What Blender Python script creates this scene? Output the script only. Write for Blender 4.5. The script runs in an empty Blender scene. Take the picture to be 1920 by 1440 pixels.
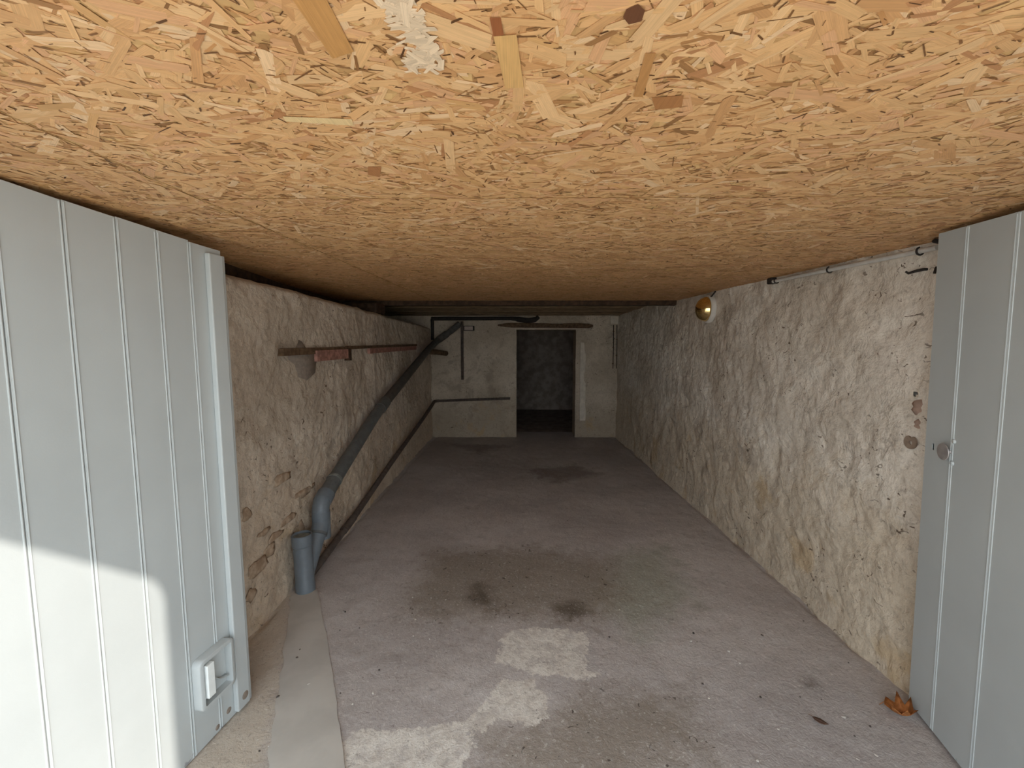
import bpy, bmesh, math, random
import numpy as np
from mathutils import Vector, Matrix

sc = bpy.context.scene
COL = sc.collection
random.seed(7)
RNG = np.random.default_rng(11)

# ------------------------------------------------------------------ camera
cam_d = bpy.data.cameras.new('camera')
cam_d.sensor_width = 36.0
cam_d.lens = 15.0
cam_d.clip_start = 0.02
cam = bpy.data.objects.new('camera', cam_d)
COL.objects.link(cam)
cam.location = (0, 0, 1.45)
cam.rotation_euler = (math.radians(90) - math.atan(65 / 800), 0, math.atan(8 / 800))
sc.camera = cam

# ------------------------------------------------------------------ sky, sun, exposure
world = bpy.data.worlds.new('world')
sc.world = world
world.use_nodes = True
bg = world.node_tree.nodes['Background']
bg.inputs['Color'].default_value = (0.83, 0.925, 1.0, 1)
bg.inputs['Strength'].default_value = 3.5

sun_d = bpy.data.lights.new('sun_offscreen', 'SUN')
sun_d.energy = 3.5
sun_d.angle = math.radians(0.65)
sun_d.color = (1.0, 0.93, 0.84)
sun = bpy.data.objects.new('sun_offscreen', sun_d)
COL.objects.link(sun)
SUN_DIR = Vector((-1.477, 1.0, -0.847)).normalized()
sun.rotation_euler = SUN_DIR.to_track_quat('-Z', 'Y').to_euler()
sun.location = (6, -5, 5)

sc.view_settings.view_transform = 'Standard'
sc.view_settings.look = 'None'
sc.view_settings.gamma = 1.0
sc.view_settings.use_curve_mapping = False
sc.view_settings.exposure = 0.25
sc.cycles.max_bounces = 14
sc.cycles.diffuse_bounces = 6

# ------------------------------------------------------------------ noise in numpy
def vnoise(x, y, seed=0):
    xi = np.floor(x).astype(np.int64); yi = np.floor(y).astype(np.int64)
    fx = x - xi; fy = y - yi
    fx = fx * fx * (3 - 2 * fx); fy = fy * fy * (3 - 2 * fy)
    def h(a, b):
        n = (a * 374761393 + b * 668265263 + seed * 1442695041) & 0xFFFFFFFF
        n = ((n ^ (n >> 13)) * 1274126177) & 0xFFFFFFFF
        n = n ^ (n >> 16)
        return (n & 0xFFFF) / 65535.0
    a = h(xi, yi); b = h(xi + 1, yi); c = h(xi, yi + 1); d = h(xi + 1, yi + 1)
    return (a * (1 - fx) + b * fx) * (1 - fy) + (c * (1 - fx) + d * fx) * fy

def fbm(x, y, f, octv=3, seed=0):
    s = 0; a = 1; t = 0
    for i in range(octv):
        s = s + a * (vnoise(x * f + 17.3 * i, y * f - 9.1 * i, seed + i) - 0.5) * 2
        t += a; a *= 0.5; f *= 2.03
    return s / t

# ------------------------------------------------------------------ material helpers
class NT:
    def __init__(self, name):
        self.m = bpy.data.materials.new(name); self.m.use_nodes = True
        self.t = self.m.node_tree; self.b = self.t.nodes['Principled BSDF']
        self.co = self.t.nodes.new('ShaderNodeTexCoord')
    def node(self, ty, **kw):
        n = self.t.nodes.new(ty)
        for k, v in kw.items(): setattr(n, k, v)
        return n
    def put(self, sock, v):
        if isinstance(v, bpy.types.NodeSocket): self.t.links.new(v, sock)
        elif isinstance(v, (tuple, list)) and len(v) == 3 and sock.type == 'RGBA': sock.default_value = (*v, 1)
        else: sock.default_value = v
    def obj(self, sx=1, sy=1, sz=1, rot=(0, 0, 0), loc=(0, 0, 0), src='Object'):
        n = self.node('ShaderNodeMapping'); self.put(n.inputs['Vector'], self.co.outputs[src])
        n.inputs['Scale'].default_value = (sx, sy, sz); n.inputs['Rotation'].default_value = rot
        n.inputs['Location'].default_value = loc
        return n.outputs[0]
    def noise(self, scale, detail=3, rough=0.55, dist=0, vec=None):
        n = self.node('ShaderNodeTexNoise'); self.put(n.inputs['Vector'], vec or self.co.outputs['Object'])
        n.inputs['Scale'].default_value = scale; n.inputs['Detail'].default_value = detail
        n.inputs['Roughness'].default_value = rough; n.inputs['Distortion'].default_value = dist
        return n.outputs['Fac']
    def voro(self, scale, feature='F1', vec=None, out='Distance', rnd=1.0):
        n = self.node('ShaderNodeTexVoronoi', feature=feature); self.put(n.inputs['Vector'], vec or self.co.outputs['Object'])
        n.inputs['Scale'].default_value = scale; n.inputs['Randomness'].default_value = rnd
        return n.outputs[out]
    def math(self, op, a, b=0.0, c=0.0, clamp=False):
        n = self.node('ShaderNodeMath', operation=op, use_clamp=clamp)
        self.put(n.inputs[0], a); self.put(n.inputs[1], b); self.put(n.inputs[2], c)
        return n.outputs[0]
    def step(self, v, lo, hi, a=0.0, b=1.0):
        n = self.node('ShaderNodeMapRange', interpolation_type='SMOOTHSTEP')
        self.put(n.inputs[0], v)
        for i, q in enumerate((lo, hi, a, b)): n.inputs[i + 1].default_value = q
        return n.outputs[0]
    def mix(self, f, a, b, mode='MIX'):
        n = self.node('ShaderNodeMix', data_type='RGBA', blend_type=mode)
        self.put(n.inputs[0], f); self.put(n.inputs[6], a); self.put(n.inputs[7], b)
        return n.outputs[2]
    def attr(self, name, out='Fac'):
        n = self.node('ShaderNodeAttribute'); n.attribute_name = name
        return n.outputs[out]
    def z(self):
        n = self.node('ShaderNodeSeparateXYZ'); self.put(n.inputs[0], self.co.outputs['Object'])
        return n.outputs[2]
    def bump(self, h, strength=0.5, dist=0.01):
        n = self.node('ShaderNodeBump'); self.put(n.inputs['Height'], h)
        n.inputs['Strength'].default_value = strength; n.inputs['Distance'].default_value = dist
        self.put(self.b.inputs['Normal'], n.outputs[0])
    def done(self, col, rough=0.8, metal=0.0, spec=0.3):
        self.put(self.b.inputs['Base Color'], col); self.put(self.b.inputs['Roughness'], rough)
        self.put(self.b.inputs['Metallic'], metal); self.b.inputs['Specular IOR Level'].default_value = spec
        return self.m

def simple(name, col, rough=0.6, metal=0.0, var=0.25, scale=30, bump=0.2, spec=0.3, col2=None):
    n = NT(name)
    f = n.noise(scale, 4, 0.6)
    dark = col2 or tuple(c * (1 - var) for c in col)
    c = n.mix(n.step(f, 0.35, 0.65), dark, col)
    if bump: n.bump(n.noise(scale * 1.37, 4, 0.6), bump, 0.003)
    return n.done(c, rough, metal, spec)

def wall_mat(name, pale, mid, low, zlo, zhi, pit_shade=1.0, dirt_pit_shade=(0.16, 0.12, 0.09)):
    n = NT(name)
    a = n.noise(1.3, 5, 0.62); b = n.noise(6.0, 5, 0.6, 0.6); c = n.noise(32, 4, 0.65)
    col = n.mix(n.step(a, 0.36, 0.62), mid, pale)
    col = n.mix(n.math('MULTIPLY', n.step(b, 0.5, 0.7), 0.45), col, mid)
    zz = n.math('ADD', n.z(), n.math('MULTIPLY', n.math('SUBTRACT', b, 0.5), 1.1))
    lowm = n.math('MULTIPLY', n.step(zz, zlo, zhi, 1.0, 0.0), 0.85)
    col = n.mix(lowm, col, low)
    och = n.math('MULTIPLY', n.math('MULTIPLY', n.step(n.noise(3.1, 4, 0.6, 0.3), 0.56, 0.68), lowm), 0.6)
    col = n.mix(och, col, (0.50, 0.34, 0.17))
    # blotches, dirty speckle, and the shade of pits painted as dark marks
    bl = n.math('MULTIPLY', n.step(n.noise(4.2, 6, 0.66, 0.5), 0.50, 0.66), n.step(n.noise(0.9, 3, 0.5), 0.40, 0.62, 0.15, 0.62))
    col = n.mix(bl, col, tuple(0.5 * (a_ + b_) for a_, b_ in zip(mid, dirt_pit_shade)))
    d = n.noise(17, 6, 0.72, 0.8)
    col = n.mix(n.math('MULTIPLY', n.math('MULTIPLY', n.step(d, 0.53, 0.72), 0.55), n.step(n.noise(1.9, 4, 0.6, 0.4), 0.38, 0.66, 0.35, 1.0)), col, dirt_pit_shade)
    p = n.noise(26, 2, 0.5, 1.6, n.obj(1, 0.75, 1.2))
    pm = n.math('MULTIPLY', n.step(p, 0.665, 0.70), pit_shade)
    pm = n.math('MULTIPLY', pm, n.step(n.noise(2.4, 3), 0.40, 0.58))
    col = n.mix(pm, col, dirt_pit_shade)  # shade of small pits put into the colour, without relief
    fine = n.math('MULTIPLY', n.step(n.noise(41, 4, 0.65), 0.30, 0.52, 1.0, 0.0), 0.22)
    col = n.mix(fine, col, dirt_pit_shade)
    h = n.math('ADD', n.math('MULTIPLY', b, 1.2), n.math('MULTIPLY', c, 0.34))
    h = n.math('ADD', h, n.math('MULTIPLY', n.noise(90, 3), 0.10))
    n.bump(h, 0.75, 0.024)
    return n.done(col, 0.92, 0, 0.15)

def paint_mat(name, col, scuff):
    n = NT(name)
    f = n.noise(3, 4); g = n.noise(220, 2)
    c = n.mix(n.step(f, 0.3, 0.7), tuple(x * 0.93 for x in col), col)
    zz = n.math('ADD', n.z(), n.math('MULTIPLY', n.math('SUBTRACT', n.noise(18, 4, 0.6), 0.5), 0.22))
    c = n.mix(n.math('MULTIPLY', n.step(zz, -0.012, -0.004, 1.0, 0.0), 0.75), c, scuff)
    n.bump(n.math('ADD', n.math('MULTIPLY', g, 0.3), n.noise(12, 3)), 0.12, 0.004)
    return n.done(c, 0.42, 0, 0.4)

M = {}
M['wall_right'] = wall_mat('plaster_right', (0.81, 0.75, 0.665), (0.61, 0.54, 0.455), (0.60, 0.505, 0.385), 0.45, 1.05)
M['wall_left'] = wall_mat('plaster_left', (0.68, 0.595, 0.495), (0.50, 0.425, 0.34), (0.64, 0.525, 0.40), 0.35, 1.0, 1.0)
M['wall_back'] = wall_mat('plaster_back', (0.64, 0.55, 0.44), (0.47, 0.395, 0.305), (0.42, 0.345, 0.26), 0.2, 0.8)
M['dark_room'] = simple('cellar_stone', (0.40, 0.33, 0.275), 0.95, var=0.4, scale=6)
M['facade'] = simple('facade_render', (0.62, 0.58, 0.52), 0.9, scale=12)
M['ground'] = simple('pale_gravel', (0.70, 0.64, 0.55), 0.95, scale=40, var=0.2)
M['door_left'] = paint_mat('grey_paint_left', (0.48, 0.515, 0.518), (0.22, 0.21, 0.22))
M['door_right'] = paint_mat('grey_paint_right', (0.48, 0.515, 0.518), (0.22, 0.30, 0.29))
M['white_paint'] = simple('white_paint', (0.82, 0.86, 0.85), 0.45, var=0.06)
M['dark_timber'] = simple('dark_timber', (0.075, 0.042, 0.024), 0.85, var=0.5, scale=25)
M['old_wood'] = simple('old_wood', (0.17, 0.105, 0.06), 0.85, var=0.5, scale=25)
M['back_ceiling'] = simple('back_ceiling', (0.36, 0.27, 0.17), 0.9, var=0.4, scale=8)
M['pvc'] = simple('grey_pvc', (0.150, 0.174, 0.198), 0.42, var=0.14, scale=14, spec=0.45, bump=0.05)
M['pvc_old'] = simple('old_pvc', (0.125, 0.130, 0.128), 0.5, var=0.25, scale=18, spec=0.4, bump=0.08)
M['pvc_dark'] = simple('dark_old_pvc', (0.110, 0.104, 0.095), 0.6, var=0.3, scale=18)
M['pvc_dirty'] = simple('dusty_pvc', (0.24, 0.25, 0.23), 0.7, var=0.35, scale=40)
M['rust'] = simple('rusty_iron', (0.115, 0.092, 0.078), 0.8, var=0.5, scale=22, col2=(0.078, 0.060, 0.052))
M['black_iron'] = simple('black_iron', (0.035, 0.028, 0.025), 0.7, var=0.4)
M['red_wood'] = simple('red_painted_wood', (0.46, 0.24, 0.19), 0.85, var=0.45, scale=30)
M['mortar'] = simple('grey_mortar', (0.27, 0.22, 0.18), 0.95, var=0.2, scale=50, bump=0.5)
M['cement'] = simple('smooth_cement', (0.53, 0.50, 0.46), 0.85, var=0.13, scale=5, bump=0.1)
M['conduit'] = simple('white_conduit', (0.60, 0.585, 0.55), 0.5, var=0.12)
M['box_plastic'] = simple('beige_plastic', (0.55, 0.45, 0.40), 0.6, var=0.1)
M['stone'] = simple('brown_stone', (0.52, 0.40, 0.29), 0.95, var=0.4, scale=22, bump=0.8, col2=(0.33, 0.235, 0.16))
M['brick'] = simple('old_brick', (0.44, 0.31, 0.25), 0.95, var=0.25, scale=30, bump=0.6)
M['steel'] = simple('worn_steel', (0.42, 0.39, 0.38), 0.35, metal=0.35, var=0.3, scale=20)
M['rust_plate'] = simple('rusty_plate', (0.33, 0.25, 0.19), 0.7, var=0.25, scale=40)
M['leaf'] = simple('dry_orange_leaf', (0.46, 0.17, 0.05), 0.7, var=0.5, scale=45)
M['leaf_dark'] = simple('dry_dark_leaf', (0.15, 0.085, 0.06), 0.8, var=0.4, scale=45)
M['crumb'] = simple('plaster_crumb', (0.62, 0.58, 0.53), 0.95, var=0.2)
M['crumb_dark'] = simple('dark_crumb', (0.10, 0.085, 0.075), 0.95, var=0.3)
M['pale_plaster'] = simple('pale_plaster', (0.72, 0.65, 0.55), 0.9, var=0.15, scale=15)
M['lamp_base'] = simple('lamp_base', (0.70, 0.67, 0.62), 0.5, var=0.08)

def amber_mat():
    n = NT('amber_reflector')
    return n.done((0.98, 0.74, 0.34), 0.10, 1.0, 0.5)
M['amber'] = amber_mat()
def osb_base_mat():
    n = NT('osb_base')
    v1 = n.obj(9, 42, 9, (0, 0, 0.5)); v2 = n.obj(40, 10, 10, (0, 0, 0.3)); v3 = n.obj(8, 30, 10, (0, 0, -0.9))
    c1 = n.voro(1.0, vec=v1, out='Color'); c2 = n.voro(1.0, vec=v2, out='Color'); c3 = n.voro(1.0, vec=v3, out='Color')
    s = n.node('ShaderNodeSeparateColor'); n.put(s.inputs[0], c1)
    s2 = n.node('ShaderNodeSeparateColor'); n.put(s2.inputs[0], c2)
    col = n.mix(s.outputs[0], (0.50, 0.29, 0.12), (0.72, 0.47, 0.21))
    col = n.mix(n.math('GREATER_THAN', s2.outputs[1], 0.5), col, n.mix(s2.outputs[0], (0.42, 0.22, 0.085), (0.70, 0.44, 0.20)))
    col = n.mix(n.math('MULTIPLY', n.step(n.noise(60, 3), 0.56, 0.66), 0.6), col, (0.20, 0.09, 0.035))
    return n.done(col, 0.7, 0, 0.25)
M['osb'] = osb_base_mat()

def strand_mat():
    n = NT('osb_strands')
    col = n.attr('strand_colour', 'Color')
    uv = n.obj(1, 1, 1, src='UV')
    g = n.noise(1.0, 3, 0.6, 0.4, n.obj(7, 900, 1, src='UV'))
    g2 = n.noise(1.0, 2, 0.5, 0.0, n.obj(25, 160, 1, src='UV'))
    k = n.math('ADD', n.step(g, 0.25, 0.75, 0.84, 1.06), n.math('MULTIPLY', n.math('SUBTRACT', g2, 0.5), 0.30))
    cc = n.node('ShaderNodeCombineColor')
    for i in range(3): n.put(cc.inputs[i], k)
    c = n.mix(1.0, col, cc.outputs[0], 'MULTIPLY')
    n.bump(g, 0.15, 0.001)
    return n.done(c, 0.55, 0, 0.35)
M['strand'] = strand_mat()

def floor_mat():
    n = NT('worn_concrete')
    a = n.noise(1.1, 6, 0.6); b = n.noise(9, 6, 0.68, 0.5); c = n.noise(70, 4, 0.7); e = n.noise(26, 5, 0.7, 0.8)
    col = n.mix(n.step(a, 0.35, 0.65), (0.40, 0.36, 0.345), (0.52, 0.475, 0.455))
    col = n.mix(n.math('MULTIPLY', n.step(b, 0.5, 0.68), 0.45), col, (0.35, 0.31, 0.285))
    nz = n.math('ADD', n.math('MULTIPLY', n.math('SUBTRACT', b, 0.5), 1.5), n.math('MULTIPLY', n.math('SUBTRACT', e, 0.5), 0.9))
    def mask(name, lo, hi, gain=1.0):
        return n.math('MULTIPLY', n.step(n.math('ADD', n.attr(name), nz), lo, hi), gain)
    col = n.mix(mask('verge', -0.3, 0.5, 0.75), col, (0.57, 0.495, 0.40))
    col = n.mix(mask('green', -0.6, 0.7, 0.62), col, (0.30, 0.31, 0.24))
    col = n.mix(mask('damp', -0.55, 0.75, 0.75), col, (0.235, 0.195, 0.155))
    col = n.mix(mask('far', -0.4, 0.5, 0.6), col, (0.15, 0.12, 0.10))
    pm = n.math('ADD', n.attr('pale'), n.math('MULTIPLY', nz, 1.5))
    pm = n.math('MULTIPLY', n.step(pm, -0.10, 0.14), n.step(n.noise(13, 5, 0.7, 0.4), 0.34, 0.52, 0.35, 0.9))
    col = n.mix(pm, col, n.mix(n.step(e, 0.35, 0.6), (0.56, 0.51, 0.46), (0.72, 0.675, 0.615)))
    col = n.mix(mask('oil', -0.35, 0.75, 0.72), col, (0.095, 0.072, 0.05))
    # droplets of oil around the stains, aggregate speckle
    sp = n.math('MULTIPLY', n.step(n.noise(30, 2, 0.5, 0.9), 0.675, 0.71), n.step(n.attr('damp'), -0.6, 0.3))
    col = n.mix(n.math('MULTIPLY', sp, 0.8), col, (0.055, 0.042, 0.034))
    col = n.mix(n.step(c, 0.56, 0.70, 0.0, 0.45), col, (0.74, 0.71, 0.68))
    col = n.mix(n.step(c, 0.30, 0.44, 0.5, 0.0), col, (0.18, 0.155, 0.14))
    h = n.math('ADD', n.math('MULTIPLY', n.noise(61, 4, 0.7), 0.35), n.math('MULTIPLY', n.noise(23, 5, 0.7, 0.8), 0.7))
    h = n.math('ADD', h, n.math('MULTIPLY', n.noise(160, 3, 0.6), 0.25))
    n.bump(h, 0.5, 0.013)
    r = n.step(n.attr('damp'), -0.2, 0.6, 0.9, 0.6)
    return n.done(col, r, 0, 0.25)
M['floor'] = floor_mat()

# ------------------------------------------------------------------ object helpers
def link(name, me, mat, parent=None):
    o = bpy.data.objects.new(name, me); COL.objects.link(o)
    if mat is not None and me is not None: me.materials.append(M[mat] if isinstance(mat, str) else mat)
    if parent is not None: o.parent = parent
    return o
def empty(name, loc=(0, 0, 0)):
    o = bpy.data.objects.new(name, None); COL.objects.link(o); o.location = loc
    o.empty_display_size = 0.1
    return o
def tag(o, label=None, cat=None, group=None, kind=None):
    if label: o['label'] = label
    if cat: o['category'] = cat
    if group: o['group'] = group
    if kind: o['kind'] = kind
    return o
def from_bm(name, bm, mat, parent=None, smooth=False, loc=None):
    me = bpy.data.meshes.new(name); bm.normal_update(); bm.to_mesh(me); bm.free()
    if smooth:
        for p in me.polygons: p.use_smooth = True
    o = link(name, me, mat, parent)
    if loc is not None: o.location = loc
    return o
def box(bm, x0, x1, y0, y1, z0, z1, bevel=0.0):
    vs = [bm.verts.new((x, y, z)) for x in (x0, x1) for y in (y0, y1) for z in (z0, z1)]
    fs = [(0, 1, 3, 2), (4, 6, 7, 5), (0, 4, 5, 1), (2, 3, 7, 6), (0, 2, 6, 4), (1, 5, 7, 3)]
    faces = [bm.faces.new([vs[i] for i in f]) for f in fs]
    if bevel:
        es = list({e for f in faces for e in f.edges})
        bmesh.ops.bevel(bm, geom=es, offset=bevel, segments=2, affect='EDGES', profile=0.5)
def hexa(bm, pts, bevel=0.0):
    """8 points: bottom loop of four then top loop of four."""
    vs = [bm.verts.new(p) for p in pts]
    fs = [(3, 2, 1, 0), (4, 5, 6, 7)] + [(i, (i + 1) % 4, (i + 1) % 4 + 4, i + 4) for i in range(4)]
    faces = [bm.faces.new([vs[i] for i in f]) for f in fs]
    if bevel:
        es = list({e for f in faces for e in f.edges})
        bmesh.ops.bevel(bm, geom=es, offset=bevel, segments=2, affect='EDGES', profile=0.5)
def box_obj(name, dims, mat, parent=None, bevel=0.0):
    bm = bmesh.new(); box(bm, *dims, bevel=bevel); return from_bm(name, bm, mat, parent)
def catmull(pts, n=6):
    P = [Vector(p) for p in pts]; out = []
    for i in range(len(P) - 1):
        p0 = P[max(i - 1, 0)]; p1 = P[i]; p2 = P[i + 1]; p3 = P[min(i + 2, len(P) - 1)]
        for k in range(n):
            t = k / n
            out.append(0.5 * ((2 * p1) + (-p0 + p2) * t + (2 * p0 - 5 * p1 + 4 * p2 - p3) * t * t + (-p0 + 3 * p1 - 3 * p2 + p3) * t ** 3))
    out.append(P[-1]); return out
def tube(bm, pts, r, seg=16, cap=True):
    pts = [Vector(p) for p in pts]
    rs = r if isinstance(r, (list, tuple)) else [r] * len(pts)
    prev = None; rings = []
    for i, p in enumerate(pts):
        t = (pts[min(i + 1, len(pts) - 1)] - pts[max(i - 1, 0)]).normalized()
        if prev is None:
            a = Vector((0, 0, 1)) if abs(t.z) < 0.9 else Vector((1, 0, 0))
            u = t.cross(a).normalized()
        else:
            u = (prev - t * prev.dot(t)).normalized()
        prev = u; v = t.cross(u)
        rings.append([bm.verts.new(p + (u * math.cos(2 * math.pi * k / seg) + v * math.sin(2 * math.pi * k / seg)) * rs[i]) for k in range(seg)])
    for a, b in zip(rings, rings[1:]):
        for k in range(seg):
            bm.faces.new((a[k], a[(k + 1) % seg], b[(k + 1) % seg], b[k]))
    if cap:
        bm.faces.new(rings[0][::-1]); bm.faces.new(rings[-1])
def smooth_by_angle(o, deg=40):
    me = o.data
    for p in me.polygons: p.use_smooth = True
    bm = bmesh.new(); bm.from_mesh(me)
    for e in bm.edges:
        if len(e.link_faces) == 2 and e.calc_face_angle(0) > math.radians(deg): e.smooth = False
    bm.to_mesh(me); bm.free()
def tube_obj(name, pts, r, mat, parent=None, seg=16):
    bm = bmesh.new(); tube(bm, pts, r, seg)
    o = from_bm(name, bm, mat, parent); smooth_by_angle(o); return o
def lathe(bm, prof, axis_o, axis_d, seg=28):
    d = Vector(axis_d).normalized(); o = Vector(axis_o)
    a = Vector((0, 0, 1)) if abs(d.z) < 0.9 else Vector((1, 0, 0))
    u = d.cross(a).normalized(); v = d.cross(u); rings = []
    for r, h in prof:
        if r < 1e-6: rings.append([bm.verts.new(o + d * h)])
        else: rings.append([bm.verts.new(o + d * h + (u * math.cos(2 * math.pi * k / seg) + v * math.sin(2 * math.pi * k / seg)) * r) for k in range(seg)])
    for a, b in zip(rings, rings[1:]):
        for k in range(seg):
            k2 = (k + 1) % seg
            if len(a) == 1 and len(b) == 1: continue
            if len(a) == 1: bm.faces.new((a[0], b[k2], b[k]))
            elif len(b) == 1: bm.faces.new((a[k], a[k2], b[0]))
            else: bm.faces.new((a[k], a[k2], b[k2], b[k]))
def lathe_obj(name, prof, o, d, mat, parent=None, seg=28, deg=35):
    bm = bmesh.new(); lathe(bm, prof, o, d, seg)
    bmesh.ops.recalc_face_normals(bm, faces=bm.faces)
    ob = from_bm(name, bm, mat, parent); smooth_by_angle(ob, deg); return ob
def grid_mesh(name, P, extra=None, hole=None):
    """P: (nu, nv, 3) array of points -> smooth grid, plus optional flat boxes behind it."""
    nu, nv = P.shape[:2]
    idx = np.arange(nu * nv).reshape(nu, nv)
    q = np.stack([idx[:-1, :-1], idx[1:, :-1], idx[1:, 1:], idx[:-1, 1:]], -1).reshape(-1, 4)
    if hole is not None: q = q[~hole.reshape(-1)]
    verts = P.reshape(-1, 3); ng = len(q)
    if extra:
        ev = []; ef = []
        fs = [(0, 1, 3, 2), (4, 6, 7, 5), (0, 4, 5, 1), (2, 3, 7, 6), (0, 2, 6, 4), (1, 5, 7, 3)]
        for b in extra:
            o = len(verts) + len(ev)
            ev += [(x, y, z) for x in b[0:2] for y in b[2:4] for z in b[4:6]]
            ef += [[o + i for i in f] for f in fs]
        verts = np.vstack([verts, np.array(ev)]); q = np.vstack([q, np.array(ef)])
    me = bpy.data.meshes.new(name)
    me.vertices.add(len(verts)); me.vertices.foreach_set('co', verts.astype(np.float32).ravel())
    me.loops.add(len(q) * 4); me.loops.foreach_set('vertex_index', q.astype(np.int32).ravel())
    me.polygons.add(len(q)); me.polygons.foreach_set('loop_start', np.arange(0, len(q) * 4, 4, dtype=np.int32))
    sm = np.zeros(len(q), dtype=bool); sm[:ng] = True
    me.polygons.foreach_set('use_smooth', sm)
    me.update(calc_edges=True); me.validate()
    return me

# ------------------------------------------------------------------ room constants
XR, XL = 1.66, -1.35
YB = 7.0                      # face of the back wall
YF, YO = 0.34, -0.30          # inner and outer face of the front wall
def osb_z(y): return 1.83 + 0.028 * y
def xl(y): return XL - 0.055 * np.clip((y - 3.5) / 3.5, 0, 1)
def lumps(a, b, seed, k=1.0):
    return k * (0.016 * fbm(a, b, 1.6, 2, seed) + 0.013 * fbm(a, b, 5.5, 2, seed + 5) + 0.0065 * fbm(a, b, 17, 2, seed + 9) + 0.0025 * fbm(a, b, 48, 1, seed + 13))

# ------------------------------------------------------------------ floor
def sdf(px, py, poly):
    """signed distance, positive inside, in metres"""
    d = np.full(px.shape, 1e9); ins = np.zeros(px.shape, bool); n = len(poly)
    for i in range(n):
        ax, ay = poly[i]; bx, by = poly[(i + 1) % n]
        ex, ey = bx - ax, by - ay; wx, wy = px - ax, py - ay
        t = np.clip((wx * ex + wy * ey) / (ex * ex + ey * ey), 0, 1)
        d = np.minimum(d, np.hypot(wx - ex * t, wy - ey * t))
        with np.errstate(divide='ignore', invalid='ignore'):
            ins ^= ((ay > py) != (by > py)) & (px < (bx - ax) * (py - ay) / (by - ay + 1e-12) + ax)
    return np.where(ins, d, -d)
STAINS = dict(
    pale=(0.05, [[(-0.06, 2.08), (0.09, 2.14), (0.37, 2.1), (0.32, 1.83), (0.4, 1.81), (0.29, 1.78), (0.09, 1.81), (-0.11, 1.88)],
                 [(0.08, 1.79), (0.09, 1.72), (0.15, 1.69), (0.13, 1.58), (0.04, 1.55), (-0.08, 1.57), (-0.13, 1.52), (-0.2, 1.55), (-0.1, 1.69), (-0.09, 1.76)],
                 [(-0.63, 1.51), (-0.34, 1.53), (-0.2, 1.56), (-0.16, 1.45), (-0.2, 1.37), (-0.40, 1.2), (-0.58, 1.2), (-0.65, 1.44)]]),
    damp=(0.24, [[(-0.65, 2.97), (0.13, 3.04), (0.67, 2.85), (0.66, 2.4), (0.43, 2.15), (-0.02, 2.19), (-0.54, 2.17), (-0.7, 2.33), (-0.63, 2.62)],
                 [(-0.12, 1.52), (0.31, 1.72), (0.75, 1.7), (0.71, 1.38), (0.06, 1.2), (-0.13, 1.40)]]),
    oil=(0.10, [[(-0.28, 2.55), (-0.2, 2.6), (-0.14, 2.45), (-0.08, 2.24), (-0.19, 2.29), (-0.31, 2.39)],
                 [(0.19, 2.34), (0.35, 2.4), (0.42, 2.25), (0.35, 2.18), (0.21, 2.2)],
                 [(1.24, 1.77), (1.31, 1.79), (1.32, 1.75), (1.26, 1.72)], [(-0.28, 1.4), (-0.25, 1.4), (-0.24, 1.37), (-0.27, 1.37)]]),
    green=(0.25, [[(0.69, 2.92), (1.12, 3.09), (1.04, 2.4), (0.62, 2.03), (0.44, 2.34)]]),
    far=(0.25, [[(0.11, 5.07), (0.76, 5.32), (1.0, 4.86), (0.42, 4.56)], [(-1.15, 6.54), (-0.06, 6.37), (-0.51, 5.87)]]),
    verge=(0.10, [[(-1.5, 2.5), (-1.32, 2.42), (-1.05, 1.83), (-0.84, 1.31), (-0.7, 0.9), (-1.5, 0.9)]]),
)
fx = np.linspace(-1.48, 1.76, 236); fy = np.concatenate([np.linspace(-0.3, 3.4, 320), np.linspace(3.42, 7.45, 220)])
FX, FY = np.meshgrid(fx, fy, indexing='ij')
FZ = 0.006 * fbm(FX, FY, 1.5, 3, 3) + 0.003 * fbm(FX, FY, 14, 3, 8) - 0.004
for wx, sd in ((XR - 0.012, 3), (-1.338, 5)):
    FZ -= 0.016 * np.exp(-((FX - wx - 0.01 * fbm(FY, FY * 0, 6, 2, sd)) / 0.016) ** 2) * np.clip(0.55 + 0.9 * fbm(FY, FY * 0 + 2, 7, 3, sd + 1), 0, 1)
floor_me = grid_mesh('floor', np.stack([FX, FY, FZ], -1), [(-1.48, 1.76, -0.3, 7.45, -0.2, -0.03)])
nvf = len(floor_me.vertices)
for nm, (sc_, polys) in STAINS.items():
    f = np.full(FX.shape, -1.0)
    for p in polys: f = np.maximum(f, np.clip(sdf(FX, FY, p) / sc_, -1, 1))
    at = floor_me.attributes.new(nm, 'FLOAT', 'POINT')
    vals = np.full(nvf, -1.0, np.float32); vals[:f.size] = f.ravel()
    at.data.foreach_set('value', vals)
floor = tag(link('floor', floor_me, 'floor'), 'worn stained concrete garage floor', kind='structure')

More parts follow.
